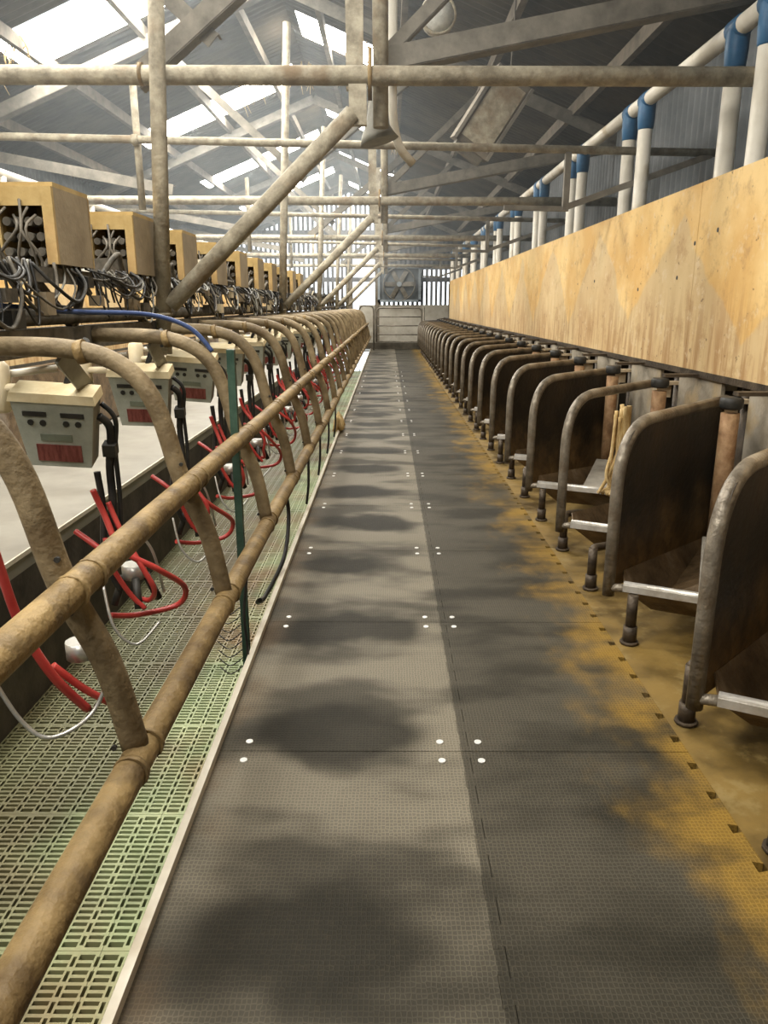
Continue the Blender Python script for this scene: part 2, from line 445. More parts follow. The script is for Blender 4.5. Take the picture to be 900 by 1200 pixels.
# walkway under the mats, and the yellow concrete strip beyond them
fl = struct(put('floor_walkway', MB().box(((KERB + MATX3) / 2, (Y0 + Y1) / 2, -0.25), (MATX3 - KERB, Y1 - Y0, 0.42)).mesh('floor_walkway'), 'slab'))
struct(MB().box(((MATX3 + WR) / 2 + 0.001, (Y0 + Y1) / 2, -0.153), (WR - MATX3 - 0.002, Y1 - Y0, 0.30)).build('floor_feed_side', 'muck'))

MATL = 1.11
def mat_poly(x0, x1, y0, y1, zt, left_teeth, right_teeth):
    pts = []; g = 0.002
    y0 += g; y1 -= g
    n = 7; st = (y1 - y0) / n
    pts.append((x0, y0)) if not left_teeth else None
    # right edge going up
    right = []
    if right_teeth == 'notch':
        right.append((x1, y0))
        for k in range(n):
            c = y0 + (k + .5) * st
            right += [(x1, c - .014), (x1 - .030, c - .021), (x1 - .030, c + .021), (x1, c + .014)]
        right.append((x1, y1))
    elif right_teeth == 'puzzle':
        right.append((x1, y0))
        for k in range(n):
            c = y0 + (k + .5) * st
            right += [(x1, c - .0335), (x1 + .0285, c - .0440), (x1 + .0285, c + .0440), (x1, c + .0335)]
        right.append((x1, y1))
    left = []
    if left_teeth:
        left.append((x0, y1))
        for k in reversed(range(n)):
            c = y0 + (k + .5) * st
            left += [(x0, c + .035), (x0 + .029, c + .045), (x0 + .029, c - .045), (x0, c - .035)]
        left.append((x0, y0))
    else:
        left.append((x0, y1))
    poly = pts + right + left
    return [(x, y, zt) for x, y in poly]
TH = 0.036
mats = {}
screw_me = MB().disc((0, 0, 0.001), 0.0125, 0.006, 12).mesh('screw')
for ci, (x0, x1, lt, rt, sx) in enumerate(((MATX1, MATX2, None, 'puzzle', (-0.49, 0.188)), (MATX2 + .0015, MATX3, True, 'notch', (0.323,)))):
    me = MB().prism(mat_poly(x0, x1, 0, MATL, -TH, lt, rt), (0, 0, TH)).mesh('rubber_mat')
    k = -4
    y = 2.305 + MATL * k
    while y < YEND + 0.4:
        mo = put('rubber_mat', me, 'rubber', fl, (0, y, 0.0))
        if y < 17:
            for px in sx:
                for py in (0.057, MATL - 0.057):
                    put('screw', screw_me, 'screw', mo, (px, py, 0))
        y += MATL
# kerb edging
kb = MB().box((KERB - .004, (Y0 + YEND) / 2, 0.004), (0.024, YEND - Y0 + .6, 0.05))
struct(kb.build('trim_1', 'kerb'))
# pit
struct(MB().box((KERB - .005, (Y0 + Y1) / 2, (PITZ - .3) / 2 - .02), (0.02, Y1 - Y0, -PITZ + .3)).build('wall_pit_near', 'pitwall'))
struct(MB().box((PITX - .05, (Y0 + Y1) / 2, (PITZ - .3) / 2 - .062), (0.10, Y1 - Y0, -PITZ + .3 - .12)).build('wall_pit_far', 'pitwall'))
fp = struct(MB().box(((KERB + PITX) / 2, (Y0 + Y1) / 2, PITZ - 0.27), (KERB - PITX, Y1 - Y0, 0.05)).build('floor_pit', 'sump'))
# slotted tiles in the pit
CW, SP = 0.0845, 0.0302
def grating():
    mb = MB(); nc, ns = 5, 24
    tw, tl = nc * CW, (ns + 1) * SP
    hz = 0.03
    def flat(x0, x1, y0, y1):
        mb.box(((x0 + x1) / 2, (y0 + y1) / 2, -hz / 2), (x1 - x0, y1 - y0, hz))
    g = 0.001
    flat(g, tw - g, 0.001, 0.016); flat(g, tw - g, tl - 0.016, tl - 0.001)
    for c in range(nc):
        x0 = c * CW
        a, b = x0 + 0.0065, x0 + CW - 0.0065        # half of the dashed gap on each side
        flat(a, a + 0.0085, 0.016, tl - 0.016); flat(b - 0.0085, b, 0.016, tl - 0.016)
        for k in range(ns - 1):
            y = 0.016 + (tl - 0.032) * (k + 1) / ns
            flat(a + 0.0085, b - 0.0085, y - 0.0066, y + 0.0066)
        for k in range(0, ns // 2 + 1):
            y = 0.016 + (tl - 0.032) * (2 * k) / ns
            if c == 0: flat(x0 + g, a, max(y - 0.009, .016), min(y + 0.009, tl - .016))
            flat(b, x0 + CW + (.0065 if c < nc - 1 else -g), max(y - 0.009, .016), min(y + 0.009, tl - .016))
    return mb.mesh('grating_tile'), tw, tl
gm, gw, gl = grating()
gy = 1.437 - gl * 3
while gy < 26.5:
    for i in range(4):
        put('grating_tile', gm, 'grate', fp, (KERB - 0.016 - (i + 1) * gw, gy, PITZ))
    gy += gl
for i in range(5):
    MB().box((KERB - .016 - i * gw + (0.02 if i == 4 else (-0.02 if i == 0 else 0)), (Y0 + Y1) / 2, PITZ - .14), (0.03, Y1 - Y0, 0.21)).build('support_beam', 'sump', fp)
struct(MB().box((PITX + .12, (Y0 + Y1) / 2, PITZ + .17), (0.24, Y1 - Y0, 0.34)).build('trim_2', 'pitwall'))
struct(MB().box((PITX + .006, (Y0 + Y1) / 2, -.012), (0.012, Y1 - Y0, 0.03)).build('trim_3', 'kerb'))
# white platform opposite
struct(MB().box(((PITX - 3.75) / 2 , (Y0 + Y1) / 2, -0.06), (3.75 + PITX, Y1 - Y0, 0.12)).build('floor_platform', 'platform'))
struct(MB().box(((-3.75 + WL) / 2, (Y0 + Y1) / 2, -0.05), (-3.75 - WL, Y1 - Y0, 0.06)).build('floor_left', 'slab'))

# ---------------------------------------------------------------- walls and roof
def corr(name, x_of, z_of, y0, y1, m, parent, pitch=0.146, amp=0.02, nrm=(0, 0, 1), steps=6):
    """corrugated sheet: profile runs along Y between two edge lines (x,z)"""
    mb = MB(); n = max(2, int(round((y1 - y0) / pitch * steps)))
    for i in range(n + 1):
        y = y0 + (y1 - y0) * i / n
        a = amp * math.sin(2 * PI * y / pitch)
        for k in range(2):
            mb.v.append((x_of[k] + nrm[0] * a, y, z_of[k] + nrm[2] * a))
    for i in range(n):
        mb.f.append([2 * i, 2 * i + 1, 2 * i + 3, 2 * i + 2]); mb.sm.append(True)
    o = mb.build(name, m, parent)
    return o
roof = bpy.data.objects.new('ceiling', None); COL.objects.link(roof); struct(roof)
SHW = 1.05
left_sky = [(9.1 + 4.7 * k) for k in range(-2, 4)]
right_sky = [(11.6 + 4.8 * k) for k in range(-3, 4)]
def zroof(x): return RIDGE - (RIDGE - EAVE) / (WR - CX) * abs(x - CX)
nR = (0.37, 0, 0.93); nL = (-0.37, 0, 0.93)
nsheet = int((Y1 + 0.6 - Y0) / SHW) + 1
def slope(side):
    sk = right_sky if side > 0 else left_sky
    xe = CX + side * (WR - CX + 0.25)
    xr = CX
    nr = nR if side > 0 else nL
    pan = (CX + 0.12, 0.15) if side > 0 else (CX - 0.2, -4.3)
    segs = []; y = Y0
    for s in sorted(sk):
        if s > Y1 - 1: continue
        while y + SHW < s: segs.append((y, y + SHW, 0)); y += SHW
        segs.append((y, s, 0)); segs.append((s, s + 1.0, 1)); y = s + 1.0
    while y < Y1 + .5: segs.append((y, min(y + SHW, Y1 + .6), 0)); y += SHW
    for a, b, isk in segs:
        if b - a < 0.03: continue
        if not isk:
            corr('roof_sheet', (xr, xe), (zroof(xr), zroof(xe)), a, b, 'roof', roof, nrm=nr)
        else:
            corr('roof_sheet', (xr, pan[0]), (zroof(xr), zroof(pan[0])), a, b, 'roof', roof, nrm=nr)
            corr('roof_sheet', (pan[1], xe), (zroof(pan[1]), zroof(xe)), a, b, 'roof', roof, nrm=nr)
            mb = MB()
            mb.v += [(pan[0], a, zroof(pan[0])), (pan[1], a, zroof(pan[1])), (pan[1], b, zroof(pan[1])), (pan[0], b, zroof(pan[0]))]
            mb.f.append([0, 1, 2, 3]); mb.sm.append(False)
            mb.build('rooflight_pane', 'skylight', roof)
slope(1); slope(-1)
for side in (1, -1):
    for fx in (0.12, 0.37, 0.62, 0.87):
        x = CX + side * (WR - CX) * fx
        MB().box((x, (Y0 + Y1) / 2, zroof(x) - 0.10), (0.07, Y1 - Y0, 0.14)).build('purlin', 'timber', roof)
MB().box((CX, (Y0 + Y1) / 2, RIDGE + .03), (0.5, Y1 - Y0 + 1.2, 0.05)).build('ridge_cap', 'roof', roof)

wr = struct(bpy.data.objects.new('wall_right', None)); COL.objects.link(wr)
corr('wall_sheet', (WR, WR), (1.25, EAVE + 0.05), Y0, Y1, 'wallsheet', wr, nrm=(1, 0, 0))
MB().box((WR + .06, (Y0 + Y1) / 2, 0.6), (0.14, Y1 - Y0, 1.35)).build('block_base', 'slab', wr)
wl = struct(bpy.data.objects.new('wall_left', None)); COL.objects.link(wl)
corr('wall_sheet', (WL, WL), (1.25, EAVE + 0.05), Y0, Y1, 'wallsheet', wl, nrm=(1, 0, 0))
MB().box((WL - .06, (Y0 + Y1) / 2, 0.6), (0.14, Y1 - Y0, 1.35)).build('block_base', 'slab', wl)

# far gable: low concrete wall, spaced vertical boarding above, a bright doorway
wf = struct(bpy.data.objects.new('wall_far', None)); COL.objects.link(wf)
MB().box(((WR + CX + .35) / 2 + 0, Y1, 0.76), (WR - CX - .35, 0.15, 1.52)).build('low_wall', 'concrete', wf)
MB().box(((WL + CX - 1.2) / 2, Y1, 0.6), (CX - 1.2 - WL, 0.15, 1.20)).build('low_wall', 'concrete', wf)
bp = 0.17; x = WL + 0.06
bi = 0
while x < WR:
    zb = 1.52 if x > -0.45 else 3.15 if x > -1.3 else 1.2
    zt = zroof(x) - 0.05
    MB().box((x, Y1 + .05, (zb + zt) / 2), (0.094, 0.025, zt - zb)).build('board', 'boarding', wf)
    x += bp; bi += 1
MB().prism([(-.30, Y1 + .16, 2.75), (WR, Y1 + .16, 2.75), (WR, Y1 + .16, zroof(WR) - .06), (-.30, Y1 + .16, zroof(-.3) - .06)], (0, .02, 0)).build('gable_sheet', 'wallsheet', wf, True)
for z in (2.4, 3.2, 4.0):
    MB().box((CX, Y1 + .11, z), (WR - WL, 0.07, 0.16)).build('board_rail', 'boarding', wf)
MB().box((-0.87, Y1 + .02, 3.2), (1.0, 0.12, 0.14)).build('lintel', 'timber', wf)
for xx in (-0.38, -1.36, 2.4):
    MB().box((xx, Y1 + .0, 2.0), (0.16, 0.16, 4.0)).build('gable_post', 'timber', wf)
# near end: unseen sheet wall, added to stop daylight from behind the camera
wn = struct(bpy.data.objects.new('wall_near', None)); COL.objects.link(wn)
nb = MB()
nb.prism([(WL, Y0, -.1), (WR, Y0, -.1), (WR, Y0, EAVE), (CX, Y0, RIDGE), (WL, Y0, EAVE)], (0, -.08, 0))
nb.build('wall_sheet', 'wallsheet', wn, True)
# ground outside
struct(MB().box((CX, 60, -0.15), (90, 62, 0.1)).build('ground', 'ground'))
struct(MB().box((CX, -26, -0.15), (90, 41, 0.1)).build('ground_near', 'ground'))

# ================================================================ TRUSSES
FRAMES = [4.72 + 5.25 * i for i in range(5)]
def angle_bar(mb, a, b, wd=0.1, th=0.012):
    a, b = Vector(a), Vector(b); t = (b - a).normalized()
    up = Vector((0, 1, 0)).cross(t)
    mb.bar(a, b, th, wd, up)                       # web facing the aisle
    mb.bar(a + up * (wd / 2) + Vector((0, wd / 2, 0)), b + up * (wd / 2) + Vector((0, wd / 2, 0)), wd, th, up)
    return mb
tr = thing('roof_truss', 'grey angle-iron roof truss nearest the camera, over first cross beam', 'truss', (0, 0, 0))
def tpart(n, a, b, w_=0.11): angle_bar(MB(), a, b, w_).build(n, 'angle', tr)
tpart('rafter', (WR, 0, EAVE - .22), (CX, 0, RIDGE - .22), 0.14)
tpart('rafter', (WL, 0, EAVE - .22), (CX, 0, RIDGE - .22), 0.14)
tpart('lower_chord', (-0.05, 0, 2.905), (WR, 0, 3.42), 0.12)
tpart('lower_chord', (CX * 2 + 0.05, 0, 2.905), (WL, 0, 3.42), 0.12)
tpart('web', (-1.52, 0, 2.80), (0.55, 0, 4.40), 0.11)
tpart('web', (CX * 2 + 1.72, 0.06, 3.02), (CX * 2 - .10, 0.06, 4.62), 0.09)
tpart('web', (-0.05, 0.05, 2.92), (1.25, 0.05, 4.12), 0.07)
for k, (y, nm) in enumerate(zip([5.0 + 5.2 * i for i in range(5)] + [-0.3],
                      ['', 'second grey angle-iron roof truss counting away from the camera', 'third grey angle-iron roof truss counting away from the camera',
                       'fourth grey angle-iron roof truss counting away from the camera', 'fifth grey angle-iron roof truss, by the far gable', 'grey angle-iron roof truss overhead behind the camera'])):
    t = tr if k == 0 else copy_tree(tr)
    t.location = (0, y, 0)
    t['group'] = 'roof trusses'
    if nm: t['label'] = nm

# ================================================================ GOALPOST FRAMES
def collar(mb, c, axis, r, wd=0.03, n=12):
    c = Vector(c); a = Vector(axis).normalized()
    return mb.tube([c - a * wd / 2, c + a * wd / 2], r, n)
fr = thing('goalpost_frame', 'nearest dusty tubular cross frame with post and thick diagonal brace', 'frame', (0, FRAMES[0], 0), group='cross frames over the pit')
BZ = 2.755
MB().tube([(WL + .03, 0, BZ + .01), (WR - .03, 0, BZ - 0.02)], 0.052, 12).build('cross_beam', 'frame', fr)
po = MB().tube([(-1.345, -0.1, 1.22), (-1.17, -0.1, BZ + 1.9)], 0.046, 12).build('post', 'frame', fr)
m_ = MB(); collar(m_, (-1.33, -.1, 1.45), (0, 0, 1), 0.05, 0.012)
m_.build('collar', 'frame', po)
m_ = MB()
for z in (1.27, 1.36): m_.disc((-1.345, -0.147, z), 0.011, 0.006, 8, 'y')
m_.build('bolt', 'dark', po)
MB().tube([(-1.29, -0.1, 1.50), (-0.20, -0.02, 2.55)], 0.05, 12).build('brace', 'frame', fr)
MB().box((-0.17, -0.0, 2.60), (0.10, 0.05, 0.22)).build('brace_clamp', 'frame', fr)
MB().tube([(-0.04, 0.1, 2.5), (-0.05, 0.1, 4.6)], 0.045, 12).build('hanger_post', 'frame', fr)
MB().box((-0.19, 0.12, 3.35), (0.10, 0.04, 1.3)).build('hanger_plate', 'frame', fr)
MB().tube(fillet([(-0.10, -.02, BZ - .14), (-0.10, -.07, BZ), (-0.10, -.02, BZ + .12)], .05), 0.012, 8).build('u_bolt', 'rail', fr)
m_ = MB(); collar(m_, (-1.385, 0, BZ), (1, 0, 0), 0.06, 0.02)
m_.build('collar', 'rail', fr)
FN = ['', 'second tubular cross frame counting from the camera', 'third tubular cross frame counting from the camera', 'fourth tubular cross frame counting from the camera', 'farthest tubular cross frame, before the end gate']
for k in range(1, 5):
    t = copy_tree(fr); t.location = (0, FRAMES[k], 0); t['label'] = FN[k]
# slimmer cross pipes in between
cp = thing('cross_pipe', 'slim galvanised cross pipe between first and second frames with hanging strut', 'pipe', (0, 6.9, 0), group='slim cross pipes')
MB().tube([(WL + .04, 0, 2.92), (WR - .04, 0, 2.735)], 0.032, 10).build('pipe', 'frame', cp)
MB().box((1.52, 0, 2.53), (0.05, 0.05, 0.50)).build('hanging_strut', 'angle', cp)
MB().bar((1.52, 0, 2.31), (2.72, 0, 2.72), 0.04, 0.05).build('diagonal', 'angle', cp)
MB().bar((1.0, 0.02, 2.31), (1.55, 0.02, 2.30), 0.04, 0.04).build('foot_rail', 'angle', cp)
MB().tube([(-2.12, .05, 2.3), (-2.12, .05, 3.35)], 0.03, 10).build('hanging_post', 'frame', cp)
m_ = MB(); collar(m_, (-2.12, 0, 2.84), (1, 0, 0), 0.045, 0.05); m_.build('collar', 'frame', cp)
for k in range(1, 4):
    t = copy_tree(cp); t.location = (0, 6.9 + 5.25 * k, 0)
    t['label'] = ['', 'slim cross pipe between second and third frames', 'slim cross pipe between third and fourth frames', 'slim cross pipe between fourth and fifth frames'][k]

# ================================================================ RUMP RAIL with hoops (left of the walkway)
XL, ZL = -0.60, 0.444
XU, ZU = -0.685, 0.90
rail = thing('rump_rail', 'long brown double tube rump rail with bent hoops along the pit edge', 'rail', (XL, Y0, 0))
rail.location = (0, 0, 0)
def wobbly(x, z, y0, y1, step=1.02, a=0.004):
    pts = []; y = y0
    while y < y1: pts.append((x + random.uniform(-a, a), y, z + random.uniform(-a, a))); y += step
    pts.append((x, y1, z)); return pts
MB().tube(wobbly(XL, ZL, -3.0, 27.0), 0.039, 16).build('lower_rail', 'rail', rail)
MB().tube(wobbly(XU, ZU, -3.0, 27.0), 0.037, 16).build('upper_rail', 'rail', rail)
HOOPY = 2.60
def hoop_path():
    return crom([(XL - .012, 0.03, ZL + .02), (-0.652, 0.01, 0.70), (XU - .045, 0, ZU), (-0.79, 0, 1.135), (-0.86, 0, 1.262), (-0.97, 0, 1.333), (-1.13, 0, 1.362), (-1.38, 0, 1.366)], 5)
hoop_me = MB().tube(hoop_path(), 0.033, 12).mesh('hoop')
collu = [collar(MB(), (XU, d, ZU), (0, 1, 0), 0.041, 0.016).mesh('clamp') for d in (.05, -.06)]
colll = [collar(MB(), (XL, d, ZL), (0, 1, 0), 0.043, 0.016).mesh('clamp') for d in (.075, -.045)]
bolt_me = MB().disc((0, 0, 0), 0.007, 0.008, 8, 'y').mesh('bolt')
collt = collar(MB(), (-1.04, 0, 1.348), (1, 0, 0.2), 0.041, 0.03).mesh('clamp')
nh = 26
for k in range(-3, nh - 2):
    y = HOOPY + P * k
    h = put('hoop', hoop_me, 'hoop', rail, (0, y, 0))
    for c_ in collu + colll: put('clamp', c_, 'rail', h)
    if k < 9: put('clamp', collt, 'rail', h)
    for (bx, bz) in ((-0.715, 0.965), (-0.70, 0.84), (-0.635, 0.50)):
        if -1 <= k < 6: put('bolt', bolt_me, 'dark', h, (bx - .005, -0.031, bz))
# hoop carrier along the middle
car = thing('hoop_carrier', 'dark steel channel along the pit middle carrying the bent hoops', 'channel')
MB().box((-1.43, 11.5, 1.36), (0.09, 31, 0.10)).build('channel', 'clutter', car)
# hanging flat plates under hoops
for k in range(-1, 14):
    y = HOOPY + P * k
    MB().bar((-1.12, y + .02, 1.335), (-1.17, y + .40, 1.15), 0.065, 0.012, (1, -1, 0)).build('meter_bracket', 'metergrey', car)

# green upright post by the kerb
gp = thing('green_post', 'dark green square upright post standing beside the pit edge', 'post', (-0.655, 3.02, PITZ))
gp.location = (0, 0, 0)
MB().box((-0.70, 3.42, 0.28), (0.034, 0.034, 2.06)).build('post', 'greenpost', gp)
MB().box((-0.70, 3.42, PITZ + .008), (0.10, 0.10, 0.012)).build('foot_plate', 'greenpost', gp)
m_ = MB()
for k in range(9):
    z = 0.12 - 0.045 * k
    m_.tube(crom([(-0.72, 3.42, z), (-0.78, 3.40, z - .035), (-0.84, 3.43, z - .01)], 4), 0.003, 5)
m_.build('wire_loops', 'dark', gp)

# dangling hoses by the rail
def hose(name, pts, r, m, parent=None, n=8, seg=8):
    return MB().tube(crom(pts, seg), r, n).build(name, m, parent)
tag(hose('black_hose', [(-0.60, 4.33, 0.41), (-0.585, 4.28, 0.28), (-0.595, 4.1, 0.10), (-0.66, 3.82, -0.02), (-0.67, 3.62, 0.02), (-0.645, 3.55, 0.06)], 0.012, 'blackhose'),
    'thick black hose drooping from lower rail beyond the green post', 'hose')
tag(hose('hanging_string', [(-0.60, 3.06, 0.42), (-0.62, 3.02, 0.22), (-0.61, 3.0, 0.02), (-0.64, 2.98, -0.15), (-0.66, 2.96, -0.2)], 0.006, 'blackhose'),
    'thin black string hanging from lower rail near green post', 'string')
for k in range(4):
    y = 5.6 + 1.02 * k
    tag(hose('black_strap', [(-0.60, y, 0.41), (-0.60, y - .03, 0.2), (-0.62, y - .02, 0.03)], 0.010, 'blackhose'),
        'short black strap hanging from lower rail, %s past the drooping hose' % ['first', 'second', 'third', 'fourth'][k], 'strap', 'straps under the lower rail')
tag(hose('blue_hose', [(-1.50, 3.0, 1.50), (-1.35, 3.3, 1.475), (-1.1, 3.55, 1.46), (-0.93, 3.62, 1.40), (-0.83, 3.63, 1.29)], 0.011, 'bluehose'),
    'blue hose arching over the second hoop left of the walkway', 'hose')
# rag on far kerb
rg = MB()
for k in range(10):
    a = random.uniform(0, 6.28)
    rg.tube(crom([(-0.60 + .05 * math.cos(a), 9.0 + .5 * k / 10, 0.03), (-0.61, 9.05 + .45 * k / 10, 0.16 + .04 * math.sin(a)), (-0.60 - .04 * math.cos(a), 9.1 + .4 * k / 10, 0.035)], 3), 0.03, 6)
tag(rg.build('cleaning_rag', 'straw'), 'crumpled orange rag lying on the kerb far down the aisle', 'rag')

# ================================================================ CENTRE LINE: pipes, meters, boxes, hoses
tag(MB().tube([(-1.42, -2, 1.455), (-1.42, 26.5, 1.455)], 0.035, 12).build('milk_line', 'clutter'), 'long dusty milk pipe running above the hoops along the pit', 'pipe')
tag(MB().tube([(-1.72, -2, 1.30), (-1.72, 26.5, 1.30)], 0.04, 10).build('vacuum_line', 'hoop'), 'tan vacuum pipe running behind the white meters', 'pipe')
tray = thing('cable_tray', 'black cable tray cluttered with fittings under the plywood boxes', 'tray')
MB().box((-1.49, 11.5, 1.645), (0.20, 29, 0.012)).build('tray_floor', 'clutter', tray)
MB().box((-1.385, 11.5, 1.62), (0.012, 29, 0.06)).build('tray_side', 'clutter', tray)
for k in range(0, 60):
    y = 1.6 + k * .33
    s = random.uniform(.05, .13)
    q = random.random()
    mb = MB()
    if q < .45: mb.box((-1.5 + random.uniform(-.05, .05), y, 1.63 + s / 2), (s, s * 1.4, s), Matrix.Rotation(random.uniform(-.5, .5), 3, 'Z'))
    elif q < .75: mb.tube(crom([(-1.44, y, 1.62), (-1.38, y + .12, 1.75), (-1.42, y + .3, 1.70), (-1.40, y + .42, 1.55)], 4), 0.014, 6)
    else: mb.tube([(-1.47, y, 1.625), (-1.47, y, 1.72 + s)], 0.028, 8).tube([(-1.47, y, 1.72), (-1.40, y + .15, 1.70)], 0.016, 6)
    mb.build('fitting', random.choice(['clutter', 'dark', 'clutter', 'frame']), tray)
# cross struts under the tray
for k in range(0, 24):
    y = 2.2 + k * P
    MB().bar((-1.46, y, 1.62), (-1.43, y + .28, 1.41), 0.03, 0.03).build('strut', 'clutter', tray)
    MB().bar((-1.46, y + .55, 1.62), (-1.43, y + .30, 1.41), 0.03, 0.03).build('strut', 'clutter', tray)

# plywood boxes
bx = thing('plywood_box', '', 'box', group='plywood boxes above the pit')
BW, BD, BH = 0.25, 0.37, 0.30
MB().box((0, BD / 2, BH / 2), (BW, 0.018, BH)).build('back_panel', 'osb', bx)
MB().box((BW / 2 - .009, 0, BH / 2), (0.018, BD, BH)).build('side_panel', 'osbgrey', bx)
MB().box((-BW / 2 + .009, 0, BH / 2), (0.018, BD, BH)).build('side_panel', 'osb', bx)
MB().box((0, 0, BH + .009), (BW, BD, 0.018)).build('top_panel', 'osb', bx)
MB().box((BW / 2 - .022, -BD / 2 - .010, BH / 2), (0.044, 0.02, BH)).build('front_batten', 'osb', bx)
MB().box((-.02, -BD / 2 - .005, BH - .035), (BW - .05, 0.012, 0.075)).build('front_fascia', 'osb', bx)
gear = thing('valve_gear', '', 'valve', group='valve gear inside the plywood boxes')
m_ = MB()
for i in range(4):
    for j in range(3):
        m_.disc((-.085 + i * .045, -.13 + random.uniform(-.02, .02), .04 + j * .06), 0.018, 0.07, 8, 'y')
m_.build('valve_bank', 'clutter', gear)
m_ = MB()
for i in range(6):
    x = -.10 + i * .03
    m_.tube(crom([(x, -.2, .24 - .03 * (i % 3)), (x + random.uniform(-.05, .05), -.28, .12), (x + random.uniform(-.08, .08), -.24, 0.0), (x, -.2, -.16)], 4), 0.006, 6)
m_.build('tubing', 'clutter', gear)
by = [3.365 + 1.0 * k for k in range(0, 10)]
for k, y in enumerate(by):
    t = bx if k == 0 else copy_tree(bx)
    t.location = (-1.485, y + 0.1, 1.665)
    t['label'] = ('nearest yellow plywood box open towards the camera, left edge of frame' if k == 0 else '%s plywood box along the pit, counting from the camera' % ORD[k])
    g = gear if k == 0 else copy_tree(gear)
    g.location = (-1.485, y + 0.1, 1.675)
    g['label'] = 'dusty valves and tubing inside the %s plywood box' % ORD[k]

# milk meters
mt = thing('milk_meter', '', 'meter', group='white milk meters along the pit')
def meter():
    hw, hb, hh, dp = 0.15, 0.115, 0.135, 0.085
    front = [(-hw, 0, hh), (hw, 0, hh), (hb, 0.0, -hh), (-hb, 0.0, -hh)]
    MB().prism(front, (0, dp, 0)).build('housing', 'metergrey', mt, True)
    f2 = [(-hw, 0, hh), (hw, 0, hh), (hb, 0, -hh), (-hb, 0, -hh)]
    face = MB().prism([(a * 1.0, -0.001, c) for a, b, c in f2], (0, -0.014, 0)).build('face_plate', 'meterface', mt, True)
    cap = MB().prism([(-hw - .008, -.022, hh - .002), (hw + .008, -.022, hh - .002), (hw, -.012, hh + .03), (-hw, -.012, hh + .03)], (0, dp + .03, 0)).build('cap', 'metertop', mt, True)
    for sx in (-1, 1):
        MB().box((sx * .068, -.017, .085), (.085, .006, .018)).build('display_slot', 'dark', face)
        for d in (-.022, .022):
            MB().disc((sx * .064 + d, -.017, .050), .012, .006, 8, 'y').build('button', 'dark', face)
    MB().box((0, -.017, -.010), (.115, .006, .026)).build('lcd', 'lcd', face)
    lab = MB().box((0.004, -.017, -.075), (.165, .006, .070)).build('label_plate', 'redlabel', face)
    MB().tube(crom([(.145, .05, .06), (.18, .06, .0), (.165, .05, -.16), (.175, .0, -.30), (.17, -.06, -.46)], 5), .016, 8).build('hose', 'blackhose', mt)
    MB().tube(crom([(.15, .08, .10), (.20, .07, .04), (.19, .06, -.10), (.20, .02, -.28), (.20, -.03, -.48)], 5), .010, 8).build('hose', 'blackhose', mt)
    MB().tube(crom([(.02, .1, .15), (.06, .16, .26), (.10, .16, .32)], 5), .014, 8).build('hose', 'blackhose', mt)
    MB().box((.175, .05, -.08), (.05, .05, .05)).build('hose_clip', 'dark', mt)
meter()
MY = [2.83 + P * k for k in range(0, 20)]
for k, y in enumerate(MY):
    t = mt if k == 0 else copy_tree(mt)
    t.location = (-1.255, y, 1.03)
    t.rotation_euler = (math.radians(17), math.radians(3 + random.uniform(-3, 3)), math.radians(0 + random.uniform(-5, 5)))
    t['label'] = ('nearest white milk meter with red label plate, at left edge' if k == 0 else '%s white milk meter along the pit, counting from the camera' % ORD[k])

# clusters: red and black hoses with steel claws, hanging below the meters
def cluster(k, y):
    rnd = random.Random(100 + k)
    c = thing('milking_cluster', ('nearest tangle of red milking hoses with steel claw, left edge' if k == 0 else '%s tangle of red milking hoses in the pit, counting from the camera' % ORD[k]), 'hoses', (-1.10, y, PITZ), group='milking hose clusters')
    j = lambda a: rnd.uniform(-a, a)
    zc = -PITZ
    hose('red_hose', [(-.06, .02, zc + .80), (-.03, .03, zc + .70), (.06 + j(.03), .0, zc + .56), (.17 + j(.03), .04, zc + .46), (.22, .18 + j(.05), zc + .32), (.17, .25, zc + .22), (.02, .16, zc + .21), (-.06, .06, zc + .25)], .0125, 'redhose', c)
    hose('red_hose', [(-.02, .06, zc + .74), (0.03, .04, zc + .62), (.10 + j(.04), .0, zc + .48), (.13 + j(.04), .02, zc + .38), (.10, .08, zc + .31), (.02, .10, zc + .33)], .011, 'redhose', c)
    hose('red_hose', [(-.16, .05, zc + .62), (-.10, .03, zc + .585), (-.05, .02, zc + .55)], .012, 'redhose', c)
    hose('red_hose', [(-.03, .02, zc + .60), (-.02 + j(.02), .02, zc + .50), (.03, .05, zc + .36), (.09, .06, zc + .28)], .011, 'redhose', c)
    hose('black_hose', [(-0.06, .08, zc + .86), (-0.05, .08, zc + .7), (-.06, .07, zc + .5), (-.02, .1, zc + .35)], .014, 'blackhose', c)
    hose('clear_tube', [(.0, .1, zc + .60), (.06, .06, zc + .63), (.12, .10 + j(.03), zc + .52), (.13, .2, zc + .30)], .006, 'steel', c)
    hose('clear_tube', [(-.05, .0, zc + .40), (.0, -.06, zc + .25), (.08, -.05, zc + .17), (.16, .02, zc + .24)], .006, 'steel', c)
    cl = MB().disc((.03, .14, zc + .42), .05, .06, 14).build('claw', 'steel', c)
    for i in range(4):
        a = i * PI / 2 + .4
        MB().tube([(.03 + .045 * math.cos(a), .14 + .045 * math.sin(a), zc + .40), (.03 + .09 * math.cos(a), .14 + .09 * math.sin(a), zc + .28)], .017, 8).build('teat_cup', 'dark', cl)
for k, y in enumerate(MY[:16]): cluster(k, y + .02)
milk_n = cluster_n = thing('milking_cluster', 'red hose and steel claw hanging at the extreme left edge, in front of first meter', 'hoses', (-1.12, 1.98, PITZ), group='milking hose clusters')
zc = -PITZ
hose('red_hose', [(-.05, .10, zc + .95), (-.03, .12, zc + .75), (.0, .14, zc + .55), (.06, .18, zc + .36), (.12, .26, zc + .20)], .015, 'redhose', cluster_n)
